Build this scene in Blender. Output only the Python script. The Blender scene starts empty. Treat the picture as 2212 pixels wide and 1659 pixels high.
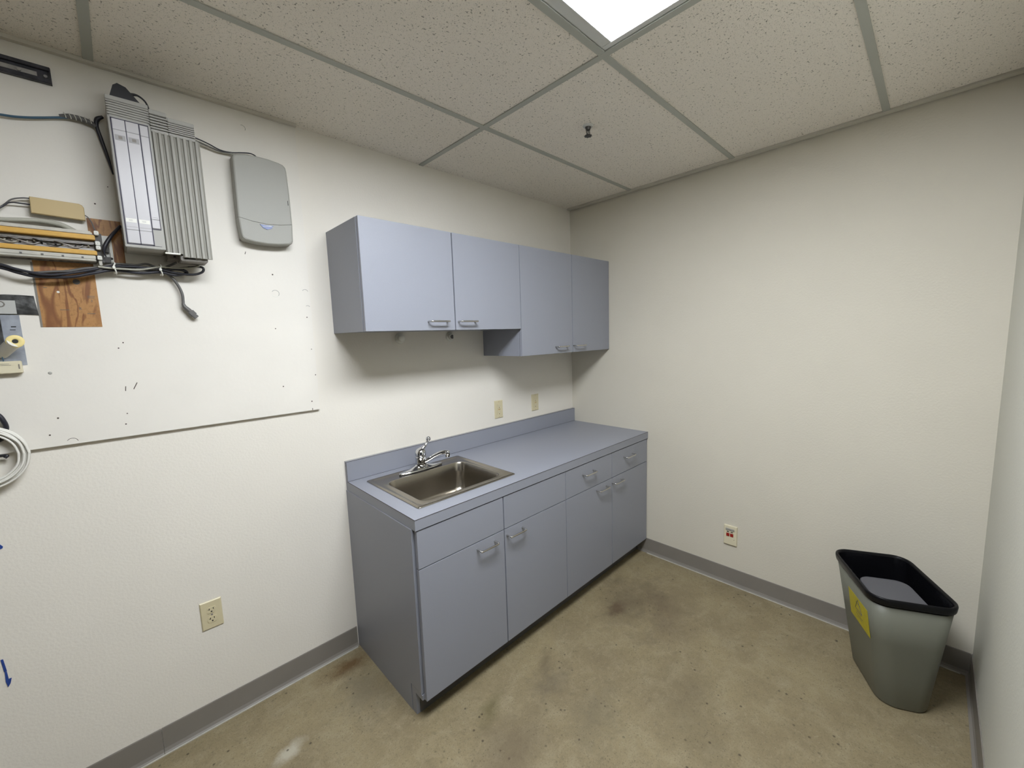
import bpy, bmesh, math, random
from mathutils import Vector, Matrix
random.seed(7)
R = math.radians
C = bpy.context.scene.collection
SC = bpy.context.scene
# ------------------------------------------------------------------ camera
cd = bpy.data.cameras.new('camera'); cam = bpy.data.objects.new('camera', cd); C.objects.link(cam)
cd.sensor_width = 36; cd.lens = 879.33/2212*36; cd.clip_start = .02
yw, pt, rl = R(46.1482), R(-6.7662), R(-1.8649)
f = Vector((math.cos(pt)*math.cos(yw), math.cos(pt)*math.sin(yw), math.sin(pt)))
r0 = Vector((math.sin(yw), -math.cos(yw), 0)); u0 = r0.cross(f)
rr = r0*math.cos(rl)+u0*math.sin(rl); uu = -r0*math.sin(rl)+u0*math.cos(rl)
cam.matrix_world = Matrix(((rr.x, uu.x, -f.x, -2.5144), (rr.y, uu.y, -f.y, -1.9408), (rr.z, uu.z, -f.z, 1.5308), (0, 0, 0, 1)))
SC.camera = cam
# ------------------------------------------------------------------ view, world
SC.view_settings.view_transform = 'Standard'; SC.view_settings.look = 'None'
SC.view_settings.exposure = 0.0; SC.view_settings.gamma = 1; SC.view_settings.use_curve_mapping = False
w = bpy.data.worlds.new('world'); SC.world = w; w.use_nodes = True
w.node_tree.nodes['Background'].inputs[0].default_value = (.6, .7, 1, 1)
w.node_tree.nodes['Background'].inputs[1].default_value = .03
LENS_POWER = 35.0      # radiance of the fluorescent ceiling fixture's lens
TUBE_POWER = 45.0
DOOR_POWER = 1.0     # daylight reaching the doorway behind the photographer
H = 2.4357; W = 2.138; XN = -5.0
# ------------------------------------------------------------------ materials
def lin(c):
    return tuple(((x/255)/12.92 if x/255 <= .04045 else ((x/255+.055)/1.055)**2.4) for x in c)
def mat(name, col, rough=.5, metal=0, bump=0, bscale=200, var=0, vscale=6, emit=None, es=0, spec=.5, coat=0, srgb=True):
    m = bpy.data.materials.new(name); m.use_nodes = True
    nt = m.node_tree; b = nt.nodes['Principled BSDF']
    c = lin(col) if srgb else col
    b.inputs['Base Color'].default_value = (*c, 1); b.inputs['Roughness'].default_value = rough
    b.inputs['Metallic'].default_value = metal; b.inputs['Specular IOR Level'].default_value = spec
    b.inputs['Coat Weight'].default_value = coat
    tc = nt.nodes.new('ShaderNodeTexCoord')
    if var:
        n = nt.nodes.new('ShaderNodeTexNoise'); n.inputs['Scale'].default_value = vscale; n.inputs['Detail'].default_value = 6
        nt.links.new(tc.outputs['Object'], n.inputs['Vector'])
        mr = nt.nodes.new('ShaderNodeMapRange'); mr.inputs[1].default_value = .3; mr.inputs[2].default_value = .7
        mr.inputs[3].default_value = 1-var; mr.inputs[4].default_value = 1+var
        nt.links.new(n.outputs['Fac'], mr.inputs[0])
        mx = nt.nodes.new('ShaderNodeVectorMath'); mx.operation = 'SCALE'; mx.inputs[0].default_value = c
        nt.links.new(mr.outputs[0], mx.inputs['Scale']); nt.links.new(mx.outputs[0], b.inputs['Base Color'])
    if bump:
        n = nt.nodes.new('ShaderNodeTexNoise'); n.inputs['Scale'].default_value = bscale; n.inputs['Detail'].default_value = 3
        nt.links.new(tc.outputs['Object'], n.inputs['Vector'])
        bp = nt.nodes.new('ShaderNodeBump'); bp.inputs['Strength'].default_value = bump; bp.inputs['Distance'].default_value = .002
        nt.links.new(n.outputs['Fac'], bp.inputs['Height']); nt.links.new(bp.outputs[0], b.inputs['Normal'])
    if emit:
        b.inputs['Emission Color'].default_value = (*emit, 1); b.inputs['Emission Strength'].default_value = es
    return m
M = {}
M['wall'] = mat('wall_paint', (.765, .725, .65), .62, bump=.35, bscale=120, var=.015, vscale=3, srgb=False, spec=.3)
M['wallb'] = mat('wall_paint_back_shaded', (.63, .59, .50), .62, bump=.35, bscale=120, var=.015, vscale=3, srgb=False, spec=.3)  # yellower back wall; colour also darkened to stand in for weaker light
M['wallr'] = mat('wall_paint_right_shaded', (.58, .57, .50), .62, bump=.35, bscale=120, var=.015, vscale=3, srgb=False, spec=.3)  # right wall's dimmer light partly put into this darker paint colour
M['board'] = mat('painted_plywood', (.76, .725, .66), .55, bump=.2, bscale=60, var=.02, vscale=5, srgb=False, spec=.3)
M['base'] = mat('vinyl_base', (.215, .195, .17), .45, srgb=False, var=.05)
M['lam'] = mat('blue_grey_laminate', (.265, .275, .315), .38, bump=.25, bscale=700, srgb=False, spec=.45)
M['lamedge'] = mat('laminate_seam', (.045, .035, .035), .6, srgb=False)
M['dark'] = mat('dark_void', (.012, .011, .010), .8, srgb=False)
M['kick'] = mat('toe_kick', (.10, .095, .09), .6, srgb=False)
M['steel'] = mat('brushed_steel', (.36, .33, .285), .25, 1, bump=.08, bscale=300, srgb=False)
M['chrome'] = mat('chrome', (.58, .59, .61), .06, 1, srgb=False)
M['pull'] = mat('brushed_nickel', (.55, .54, .52), .25, 1, srgb=False)
M['ivory'] = mat('ivory_plastic', (.62, .55, .36), .4, srgb=False)
M['slot'] = mat('slot_black', (.01, .01, .01), .6, srgb=False)
M['white'] = mat('white_plastic', (.75, .74, .68), .45, srgb=False)
M['tee'] = mat('grid_paint', (.44, .45, .41), .5, srgb=False, spec=.3)
M['black'] = mat('black_rubber', (.012, .012, .016), .45, srgb=False)
M['blackcable'] = mat('black_cable', (.018, .018, .026), .4, srgb=False)
M['greycable'] = mat('grey_cable', (.11, .105, .10), .45, srgb=False)
M['lightcable'] = mat('light_grey_cable', (.38, .37, .31), .45, srgb=False)
M['bluecable'] = mat('blue_cable', (.04, .10, .16), .45, srgb=False)
M['whitecable'] = mat('white_cable', (.72, .70, .64), .4, srgb=False)
M['pbxw'] = mat('phone_cabinet_white', (.55, .53, .54), .45, srgb=False)
M['pbxg'] = mat('phone_cabinet_grey', (.36, .35, .32), .5, srgb=False)
M['pbxfin'] = mat('phone_cabinet_fin', (.30, .29, .255), .5, srgb=False)
M['pbxpanel'] = mat('phone_cabinet_panel', (.50, .485, .50), .35, srgb=False)
M['ink'] = mat('black_line', (.02, .015, .04), .5, srgb=False)
M['inkg'] = mat('grey_print', (.33, .32, .32), .5, srgb=False)
M['boxg'] = mat('grey_box_plastic', (.34, .335, .30), .5, srgb=False, bump=.1, bscale=500)
M['badge'] = mat('blue_badge', (.03, .07, .26), .25, srgb=False)
M['silver'] = mat('silver_print', (.80, .84, .90), .2, .3, srgb=False)
M['tan'] = mat('tan_plastic', (.50, .38, .19), .5, srgb=False)
M['yellow'] = mat('yellow_strip', (.62, .36, .07), .5, srgb=False, var=.05, vscale=60)
M['metal'] = mat('galvanized', (.33, .32, .31), .4, .5, srgb=False, var=.25, vscale=40)
M['dirty'] = mat('wiring_grime', (.22, .20, .18), .6, .2, srgb=False, var=.5, vscale=90)
M['railw'] = mat('pale_rail', (.50, .48, .42), .5, srgb=False, var=.1, vscale=40)
M['blacksteel'] = mat('blackened_steel', (.05, .05, .06), .4, .5, srgb=False, var=.5, vscale=30)
M['foil'] = mat('dark_foil', (.10, .10, .10), .35, .6, srgb=False, var=.6, vscale=45, bump=.6, bscale=50)
M['greytape'] = mat('grey_tape', (.30, .32, .36), .5, srgb=False, var=.25, vscale=30)
M['greylabel'] = mat('grey_label', (.45, .45, .43), .5, srgb=False)
M['yfoam'] = mat('yellow_ring', (.80, .66, .28), .6, srgb=False)
M['cream'] = mat('cream_plastic', (.68, .62, .45), .45, srgb=False)
M['bluetape'] = mat('blue_tape', (.02, .06, .28), .6, srgb=False, var=.2, vscale=60)
M['red'] = mat('red_jack', (.30, .012, .008), .4, srgb=False)
M['bin'] = mat('bin_plastic', (.145, .147, .115), .42, srgb=False, bump=.15, bscale=500)
M['liner'] = mat('bin_liner', (.004, .004, .005), .25, srgb=False, bump=1, bscale=22)
M['rim'] = mat('bin_rim', (.004, .004, .005), .35, srgb=False, spec=.2)
M['binin'] = mat('inner_caddy', (.085, .085, .095), .5, srgb=False)
M['sticker'] = mat('yellow_sticker', (.50, .42, .015), .5, srgb=False, var=.08, vscale=60)
M['housing'] = mat('fixture_paint', (.62, .63, .62), .4, srgb=False)
M['lens'] = mat('lens_acrylic', (.8, .8, .8), .3, emit=(.95, 1.0, 1.06), es=LENS_POWER, srgb=False)
M['tube'] = mat('fluorescent_tube', (.9, .9, .9), .3, emit=(.95, 1.0, 1.06), es=TUBE_POWER, srgb=False)
M['angle'] = mat('wall_angle_paint', (.60, .57, .50), .5, srgb=False, spec=.3)
M['sprk'] = mat('sprinkler_metal', (.12, .115, .11), .35, .8, srgb=False)
M['hole'] = mat('nail_hole', (.08, .06, .05), .8, srgb=False)
M['scuff'] = mat('scuff_grey', (.38, .37, .34), .7, srgb=False)
M['knob'] = mat('knob_plastic', (.72, .71, .64), .35, srgb=False)

def nodes(m):
    nt = m.node_tree; return nt, nt.nodes['Principled BSDF'], nt.nodes.new, nt.links.new
# ceiling tile : fissured mineral board
m = mat('ceiling_tile', (.87, .82, .745), .85, srgb=False, spec=.1); M['tile'] = m
nt, b, N, Lk = nodes(m)
tc = N('ShaderNodeTexCoord')
ns = N('ShaderNodeTexNoise'); ns.inputs['Scale'].default_value = 135; ns.inputs['Detail'].default_value = 2
nb = N('ShaderNodeTexNoise'); nb.inputs['Scale'].default_value = 330; nb.inputs['Detail'].default_value = 2
for n in (ns, nb): Lk(tc.outputs['Object'], n.inputs['Vector'])
mr = N('ShaderNodeMapRange'); mr.inputs[1].default_value = .635; mr.inputs[2].default_value = .70
Lk(ns.outputs['Fac'], mr.inputs[0])
mr2 = N('ShaderNodeMapRange'); mr2.inputs[1].default_value = .60; mr2.inputs[2].default_value = .70; mr2.inputs[4].default_value = .6
Lk(nb.outputs['Fac'], mr2.inputs[0])
ad = N('ShaderNodeMath'); ad.operation = 'MAXIMUM'; Lk(mr.outputs[0], ad.inputs[0]); Lk(mr2.outputs[0], ad.inputs[1])
mx = N('ShaderNodeMix'); mx.data_type = 'RGBA'
Lk(ad.outputs[0], mx.inputs[0]); mx.inputs[6].default_value = (.87, .82, .745, 1); mx.inputs[7].default_value = (.36, .34, .30, 1)
Lk(mx.outputs[2], b.inputs['Base Color'])
bp = N('ShaderNodeBump'); bp.invert = True; bp.inputs['Strength'].default_value = .5; bp.inputs['Distance'].default_value = .003
Lk(ad.outputs[0], bp.inputs['Height']); Lk(bp.outputs[0], b.inputs['Normal'])
# concrete floor with stains at their places
m = mat('concrete_floor', (.3, .26, .18), .55, srgb=False, spec=.35); M['floor'] = m
nt, b, N, Lk = nodes(m)
tc = N('ShaderNodeTexCoord')
def noise(sc, det=6, rough=.6, dist=0):
    n = N('ShaderNodeTexNoise'); n.inputs['Scale'].default_value = sc; n.inputs['Detail'].default_value = det
    n.inputs['Roughness'].default_value = rough; n.inputs['Distortion'].default_value = dist
    Lk(tc.outputs['Object'], n.inputs['Vector']); return n.outputs['Fac']
def rng(s, a, b_, c=0, d=1):
    n = N('ShaderNodeMapRange'); Lk(s, n.inputs[0])
    for i, v in enumerate((a, b_, c, d)): n.inputs[i+1].default_value = v
    return n.outputs[0]
def mixc(fac, a, b_):
    n = N('ShaderNodeMix'); n.data_type = 'RGBA'; Lk(fac, n.inputs[0])
    for i, v in ((6, a), (7, b_)):
        if isinstance(v, tuple): n.inputs[i].default_value = (*v, 1)
        else: Lk(v, n.inputs[i])
    return n.outputs[2]
def mth(op, a, b_):
    n = N('ShaderNodeMath'); n.operation = op
    for i, v in ((0, a), (1, b_)):
        if isinstance(v, (int, float)): n.inputs[i].default_value = v
        else: Lk(v, n.inputs[i])
    return n.outputs[0]
col = mixc(rng(noise(2.6, 9, .72), .36, .64), (.262, .214, .122), (.196, .156, .090))
col = mixc(rng(noise(11, 8, .75, .6), .46, .74, 0, .6), col, (.33, .285, .185))
col = mixc(rng(noise(38, 6, .75), .54, .72, 0, .6), col, (.135, .105, .062))
col = mixc(rng(noise(70, 5, .7), .56, .70, 0, .45), col, (.34, .30, .20))
col = mixc(rng(noise(170, 4, .7), .55, .68, 0, .65), col, (.085, .065, .038))
def blob(x, y, rx, ry, ang, colr, amt):
    global col
    mp = N('ShaderNodeMapping'); mp.vector_type = 'TEXTURE'
    mp.inputs['Location'].default_value = (x, y, 0); mp.inputs['Rotation'].default_value = (0, 0, R(ang)); mp.inputs['Scale'].default_value = (rx, ry, 1)
    Lk(tc.outputs['Object'], mp.inputs['Vector'])
    ln = N('ShaderNodeVectorMath'); ln.operation = 'LENGTH'; Lk(mp.outputs[0], ln.inputs[0])
    d = mth('ADD', ln.outputs['Value'], rng(noise(7, 8, .75), .3, .7, -.55, .55))
    col = mixc(rng(d, 1.1, .2, 0, amt), col, colr)
blob(-.56, -.84, .30, .20, 20, (.105, .080, .048), .62)
blob(-.66, -.80, .07, .045, 0, (.075, .045, .026), .6)
blob(-.46, -1.02, .34, .16, 25, (.135, .102, .062), .5)
blob(-1.27, -.84, .12, .08, 0, (.115, .093, .062), .55)
blob(-1.22, -.76, .12, .035, 40, (.085, .062, .038), .5)
blob(-1.55, -.75, .10, .045, 30, (.10, .085, .034), .6)
blob(-1.62, -.93, .24, .12, 10, (.13, .10, .062), .5)
blob(-1.88, -.10, .13, .06, 0, (.10, .052, .015), .85)
blob(-1.90, -.30, .12, .18, 0, (.15, .13, .088), .5)
blob(-2.20, -.345, .07, .035, 20, (.42, .39, .31), .8)
blob(-1.28, -1.08, .18, .10, 20, (.13, .11, .072), .5)
blob(-.139, -1.697, .012, .008, 0, (.02, .015, .01), .95)
blob(-1.0, -1.35, .30, .14, 30, (.13, .105, .062), .35)
# small pits
vo = N('ShaderNodeTexVoronoi'); vo.inputs['Scale'].default_value = 26; Lk(tc.outputs['Object'], vo.inputs['Vector'])
pit = mth('MULTIPLY', rng(vo.outputs['Distance'], .16, .08), rng(noise(4.5, 5), .49, .58))
col = mixc(mth('MULTIPLY', pit, .8), col, (.05, .038, .022))
v2 = N('ShaderNodeTexVoronoi'); v2.inputs['Scale'].default_value = 75; Lk(tc.outputs['Object'], v2.inputs['Vector'])
p2 = mth('MULTIPLY', rng(v2.outputs['Distance'], .20, .10), rng(noise(6.0, 5), .50, .60))
col = mixc(mth('MULTIPLY', p2, .7), col, (.06, .045, .026))
Lk(col, b.inputs['Base Color'])
bp = N('ShaderNodeBump'); bp.inputs['Strength'].default_value = .35; bp.inputs['Distance'].default_value = .004
Lk(noise(60, 6, .7), bp.inputs['Height']); Lk(bp.outputs[0], b.inputs['Normal'])
Lk(rng(noise(5, 5), .3, .7, .42, .7), b.inputs['Roughness'])
# bare plywood showing through
m = mat('bare_plywood', (.4, .19, .06), .5, srgb=False); M['wood'] = m
nt, b, N, Lk = nodes(m)
tc = N('ShaderNodeTexCoord')
mp = N('ShaderNodeMapping'); mp.inputs['Scale'].default_value = (14, 1, 2.6); Lk(tc.outputs['Object'], mp.inputs['Vector'])
wv = N('ShaderNodeTexNoise'); wv.inputs['Scale'].default_value = 1.3; wv.inputs['Detail'].default_value = 3; wv.inputs['Distortion'].default_value = .8
Lk(mp.outputs[0], wv.inputs['Vector'])
sn = N('ShaderNodeMath'); sn.operation = 'SINE'
ml = N('ShaderNodeMath'); ml.operation = 'MULTIPLY'; ml.inputs[1].default_value = 34
Lk(wv.outputs['Fac'], ml.inputs[0]); Lk(ml.outputs[0], sn.inputs[0])
col = mixc(rng(sn.outputs[0], .2, 1.0), (.40, .20, .065), (.20, .075, .022))
col = mixc(rng(noise(160, 3), .5, .75, 0, .5), col, (.16, .07, .02))
Lk(col, b.inputs['Base Color'])

# ------------------------------------------------------------------ mesh helpers
class MB:
    def __init__(s): s.v = []; s.f = []; s.mi = []; s.sm = []
    def add(s, vs, fs, mi=0, smooth=False):
        o = len(s.v); s.v += [tuple(v) for v in vs]
        for q in fs: s.f.append([i+o for i in q]); s.mi.append(mi); s.sm.append(smooth)
        return s
    def box(s, x0, x1, y0, y1, z0, z1, mi=0, bev=0, M4=None):
        x0, x1 = sorted((x0, x1)); y0, y1 = sorted((y0, y1)); z0, z1 = sorted((z0, z1))
        bm = bmesh.new(); bmesh.ops.create_cube(bm, size=1)
        for v in bm.verts: v.co = Vector(((x0+x1)/2+v.co.x*(x1-x0), (y0+y1)/2+v.co.y*(y1-y0), (z0+z1)/2+v.co.z*(z1-z0)))
        if bev: bmesh.ops.bevel(bm, geom=bm.edges[:], offset=min(bev, .49*min(x1-x0, y1-y0, z1-z0)), segments=2, affect='EDGES')
        return s.bm(bm, mi, M4)
    def bm(s, bm, mi=0, M4=None, smooth=False):
        bm.verts.ensure_lookup_table(); bm.verts.index_update()
        s.add([(M4 @ v.co if M4 else v.co) for v in bm.verts], [[v.index for v in q.verts] for q in bm.faces], mi, smooth); bm.free(); return s
    def cyl(s, p0, p1, r0, r1=None, n=20, mi=0, smooth=True, caps=True):
        r1 = r0 if r1 is None else r1; p0 = Vector(p0); p1 = Vector(p1); a = (p1-p0).normalized()
        t = a.orthogonal().normalized(); bt = a.cross(t)
        vs = [p+(t*math.cos(k*2*math.pi/n)+bt*math.sin(k*2*math.pi/n))*r for p, r in ((p0, r0), (p1, r1)) for k in range(n)]
        s.add(vs, [[k, (k+1) % n, n+(k+1) % n, n+k] for k in range(n)], mi, smooth)
        if caps: s.add(vs, [list(range(n))[::-1], list(range(n, 2*n))], mi)
        return s
    def tube(s, pts, r, n=10, mi=0, res=6, rs=None, closed=False):
        P = [Vector(p) for p in pts]; Q = []; RR = []
        rs = rs or [r]*len(P)
        for i in range(len(P)-1):
            a = P[i-1] if i else P[i]*2-P[i+1]; b_, c = P[i], P[i+1]; d = P[i+2] if i+2 < len(P) else c*2-b_
            for k in range(res):
                t = k/res; Q.append(.5*((2*b_)+(c-a)*t+(2*a-5*b_+4*c-d)*t*t+(3*b_-a-3*c+d)*t**3)); RR.append(rs[i]*(1-t)+rs[i+1]*t)
        Q.append(P[-1]); RR.append(rs[-1])
        vs = []; nr = None
        for i, q in enumerate(Q):
            a = ((Q[i+1] if i+1 < len(Q) else q)-(Q[i-1] if i else q)).normalized()
            nr = a.orthogonal().normalized() if nr is None else (nr-a*nr.dot(a)).normalized()
            bt = a.cross(nr)
            vs += [q+(nr*math.cos(k*2*math.pi/n)+bt*math.sin(k*2*math.pi/n))*RR[i] for k in range(n)]
        m_ = len(Q)
        s.add(vs, [[i*n+k, i*n+(k+1) % n, (i+1)*n+(k+1) % n, (i+1)*n+k] for i in range(m_-1) for k in range(n)], mi, True)
        s.add(vs, [list(range(n))[::-1], [(m_-1)*n+k for k in range(n)]], mi); return s
    def loft(s, rings, mi=0, smooth=True, cap0=True, cap1=True, mis=None):
        n = len(rings[0]); vs = [p for r in rings for p in r]
        o = len(s.v)
        s.add(vs, [], mi)
        for i in range(len(rings)-1):
            for k in range(n):
                s.f.append([o+i*n+k, o+i*n+(k+1) % n, o+(i+1)*n+(k+1) % n, o+(i+1)*n+k]); s.mi.append(mis[i] if mis else mi); s.sm.append(smooth)
        if cap0: s.f.append([o+k for k in range(n)][::-1]); s.mi.append(mi); s.sm.append(False)
        if cap1: s.f.append([o+(len(rings)-1)*n+k for k in range(n)]); s.mi.append(mi); s.sm.append(False)
        return s
    def prism(s, poly, fn0, fn1, mi=0, smooth=False):
        return s.loft([[fn0(p) for p in poly], [fn1(p) for p in poly]], mi, smooth)
    def sphere(s, c, r, mi=0, sc=(1, 1, 1), seg=16):
        bm = bmesh.new(); bmesh.ops.create_uvsphere(bm, u_segments=seg, v_segments=seg//2+2, radius=r)
        for v in bm.verts: v.co = Vector((v.co.x*sc[0]+c[0], v.co.y*sc[1]+c[1], v.co.z*sc[2]+c[2]))
        return s.bm(bm, mi, None, True)
    def build(s, name, mats, parent=None, loc=None):
        me = bpy.data.meshes.new(name); org = Vector(loc) if loc else Vector((0, 0, 0))
        if parent is not None: org = Vector(parent['_o'])
        me.from_pydata([tuple(Vector(v)-org) for v in s.v], [], s.f)
        mats = mats if isinstance(mats, (list, tuple)) else [mats]
        for m_ in mats: me.materials.append(M[m_])
        for p, a, b_ in zip(me.polygons, s.mi, s.sm): p.material_index = a; p.use_smooth = b_
        bm = bmesh.new(); bm.from_mesh(me); bmesh.ops.recalc_face_normals(bm, faces=bm.faces); bm.to_mesh(me); bm.free()
        me.update()
        o = bpy.data.objects.new(name, me); C.objects.link(o)
        if parent is None: o.location = org
        else: o.parent = parent
        o['_o'] = tuple(org)
        return o
def setp(o, label=None, cat=None, group=None, kind=None):
    if label: o['label'] = label
    if cat: o['category'] = cat
    if group: o['group'] = group
    if kind: o['kind'] = kind
    return o
def thing(name, label, cat, loc=(0, 0, 0), group=None):
    o = bpy.data.objects.new(name, None); C.objects.link(o); o.location = loc; o['_o'] = tuple(loc)
    o.empty_display_size = .05
    o.matrix_world = Matrix.Translation(loc)
    return setp(o, label, cat, group)
def struct(name, mb, mats, parent=None):
    o = mb.build(name, mats, parent)
    if parent is None: o['kind'] = 'structure'
    return o
def rrect(cx, cy, hx, hy, r, n=6, u=(1, 0), bulge=0):
    pts = []
    for qx, qy, a0 in ((1, 1, 0), (-1, 1, 90), (-1, -1, 180), (1, -1, 270)):
        for k in range(n+1):
            a = R(a0+90*k/n); pts.append((qx*(hx-r)+r*math.cos(a), qy*(hy-r)+r*math.sin(a)))
    v = (-u[1], u[0])
    return [(cx+a*u[0]+b_*v[0], cy+a*u[1]+b_*v[1]) for a, b_ in pts]

# ------------------------------------------------------------------ setting
struct('floor', MB().box(XN-.1, .1, -W-1.6, .1, -.05, 0), 'floor')
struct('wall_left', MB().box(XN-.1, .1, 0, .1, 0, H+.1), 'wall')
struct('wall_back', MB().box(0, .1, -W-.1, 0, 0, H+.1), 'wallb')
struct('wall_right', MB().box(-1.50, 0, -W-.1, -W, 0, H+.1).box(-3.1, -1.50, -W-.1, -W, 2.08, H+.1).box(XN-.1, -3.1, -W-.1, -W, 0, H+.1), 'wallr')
nw = MB().box(XN-.1, XN, -W, -1.85, 0, H+.1).box(XN-.1, XN, -.35, 0, 0, H+.1).box(XN-.1, XN, -1.85, -.35, 2.05, H+.1)
struct('wall_near', nw, 'wall')
dr = MB().box(-1.55, -1.50, -W-.112, -W+.012, 0, 2.08).box(-3.10, -3.05, -W-.112, -W+.012, 0, 2.08).box(-3.05, -1.55, -W-.112, -W+.012, 2.03, 2.08)
struct('door_1', dr, 'base')
XS = [-.042, -1.2633, -2.484, -3.7045, XN]; YS = [0, -.5135, -1.124, -1.734, -W]
ce = MB()
for i in range(4):
    for j in range(4):
        if i == 1 and j == 2: continue
        ce.box(XS[i+1], XS[i], YS[j+1], YS[j], H+.003, H+.018)
ce.box(-.042, 0, -W, 0, H+.045, H+.05)
struct('ceiling', ce, 'tile')
tg = MB()
for y in YS[1:4]: tg.box(XN, -.0388, y-.012, y+.012, H-.001, H+.0029)
for x in XS[1:4]: tg.box(x-.012, x+.012, -W, 0, H-.0012, H+.0028)
struct('trim_1', tg, 'tee')
struct('trim_2', MB().box(-.0385, -.007, -W, -.004, H-.006, H-.003).box(-.0385, -.036, -W, -.004, H-.003, H+.02), 'angle')             # wall angle, back wall
struct('trim_3', MB().box(-3.6, -1.878, -.032, -.0165, H-.009, H+.0025), 'angle')           # wall angle over the board
struct('trim_4', MB().box(XN, -.04, -W, -W+.02, H-.004, H+.0025), 'tee')
def basebd(name, axis, a0, a1, off, seams=()):
    mb = MB(); cuts = [a0]+list(seams)+[a1]
    prof = [(0, 0), (0, .102), (.0025, .102), (.0035, .099), (.004, .018), (.008, .007), (.016, .0022), (.016, 0)]
    for a, b_ in zip(cuts[:-1], cuts[1:]):
        a += .0008; b_ -= .0008
        if axis == 'x': fn = lambda t: (lambda p: (t, off-p[0], p[1]))
        elif axis == 'y': fn = lambda t: (lambda p: (off-p[0], t, p[1]))
        else: fn = lambda t: (lambda p: (t, off+p[0], p[1]))
        mb.prism(prof, fn(a), fn(b_))
    struct(name, mb, 'base')
basebd('baseboard_left', 'x', XN, -1.792, -.0002, (-2.545,))
basebd('baseboard_back', 'y', -W+.0045, -.56, -.0002, ())
basebd('baseboard_right', 'xr', -1.44, -.001, -W+.0002, ())
# pale paint/caulk line at the foot of the baseboards
struct('trim_5', MB().box(XN, -1.80, -.020, -.0162, 0, .004).box(-.020, -.0162, -W+.03, -.64, 0, .004), 'railw')

# ------------------------------------------------------------------ ceiling light
lx0, lx1, ly0, ly1 = -2.472, -1.2755, -1.722, -1.136
lt = thing('ceiling_light', 'recessed two by four foot fluorescent ceiling fixture with skewed diffuser, bright gap at one end', 'ceiling light', ((lx0+lx1)/2, (ly0+ly1)/2, H))
hb = MB()
hb.box(lx0, lx1, ly0, ly1, H+.11, H+.114)
for a in ((lx0, lx0+.003, ly0, ly1), (lx1-.003, lx1, ly0, ly1), (lx0, lx1, ly0, ly0+.003), (lx0, lx1, ly1-.003, ly1)): hb.box(*a, H+.0035, H+.11)
hb.build('housing', 'housing', lt)
fr = MB(); fw = .024
for a in ((lx0+.004, lx0+fw, ly0+.004, ly1-.004), (lx1-fw, lx1-.004, ly0+.004, ly1-.004), (lx0+fw, lx1-fw, ly0+.004, ly0+fw), (lx0+fw, lx1-fw, ly1-.040, ly1-.004)): fr.box(*a, H+.0005, H+.007, bev=.001)
for a in ((lx0+.018, lx0+.020, ly0+.018, ly1-.034), (lx1-.020, lx1-.018, ly0+.018, ly1-.034), (lx0+.018, lx1-.018, ly0+.018, ly0+.020), (lx0+.018, lx1-.018, ly1-.036, ly1-.034)): fr.box(*a, H+.0072, H+.0074)
fr.build('frame', 'housing', lt)
ln = MB()
poly = [(lx0+.0205, ly0+.0205), (-1.400, ly0+.0205), (-1.2965, ly1-.0365), (lx0+.0205, ly1-.0365)]
ln.prism(poly, lambda p: (p[0], p[1], H+.0075), lambda p: (p[0], p[1], H+.0105))
ln.build('diffuser', 'lens', lt)
for y in (-1.27, -1.43, -1.59):
    MB().cyl((lx0+.03, y, H+.07), (lx1-.03, y, H+.07), .016).build('tube', 'tube', lt)
# ------------------------------------------------------------------ sprinkler
sx, sy = -.92, -.818
sp = thing('sprinkler_head', 'small dark metal fire sprinkler head hanging from the ceiling tile', 'sprinkler', (sx, sy, H))
MB().cyl((sx, sy, H+.0028), (sx, sy, H-.004), .024, .018, 24).build('escutcheon', 'housing', sp)
MB().cyl((sx, sy, H-.0041), (sx, sy, H-.016), .013, .009, 16).build('body', 'sprk', sp)
MB().tube([(sx-.009, sy, H-.016), (sx-.012, sy, H-.027), (sx-.004, sy, H-.038)], .0022).tube([(sx+.009, sy, H-.016), (sx+.012, sy, H-.027), (sx+.004, sy, H-.038)], .0022).cyl((sx, sy, H-.016), (sx, sy, H-.038), .002).build('frame_arm', 'sprk', sp)
df = MB().cyl((sx, sy, H-.038), (sx, sy, H-.041), .014, .015, 20)
for k in range(8):
    a = k*math.pi/4; df.box(-.002, .002, .013, .018, -.041, -.0395, M4=Matrix.Translation((sx, sy, H)) @ Matrix.Rotation(a, 4, 'Z'))
df.build('deflector', 'sprk', sp)

# ------------------------------------------------------------------ plywood board
pb = thing('plywood_board', 'large white painted plywood backboard covering the upper left wall behind the phone gear', 'backboard', (-2.6, 0, 1.227))
BY = -.015
b = MB()
b.box(-3.6, -1.880, -.0005, BY, 1.227, H-.001, bev=.0006)
for x, z, r in [(-2.019, 1.814, .003), (-1.893, 1.50, .002), (-2.028, 1.592, .0022), (-2.02, 1.347, .0026), (-1.911, 1.268, .0028), (-2.497, 1.55, .0022), (-2.51, 1.532, .0022), (-2.512, 1.307, .002), (-2.519, 1.271, .0024), (-2.672, 1.317, .0026), (-2.695, 1.266, .0024), (-2.516, 2.0, .0025), (-2.525, 1.93, .002), (-1.9, 1.64, .0025), (-1.886, 1.385, .0025), (-2.48, 2.06, .0016)]:
    b.cyl((x, BY+.002, z), (x, BY-.0004, z), r, n=8, mi=1)
for x0, z0, x1, z1 in [(-2.506, 1.401, -2.508, 1.385), (-2.476, 1.411, -2.487, 1.389), (-2.107, 1.896, -2.110, 1.886), (-1.911, 1.237, -1.911, 1.228)]:
    b.tube([(x0, BY, z0), ((x0+x1)/2, BY-.0004, (z0+z1)/2), (x1, BY, z1)], .0012, 6, 1)
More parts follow.
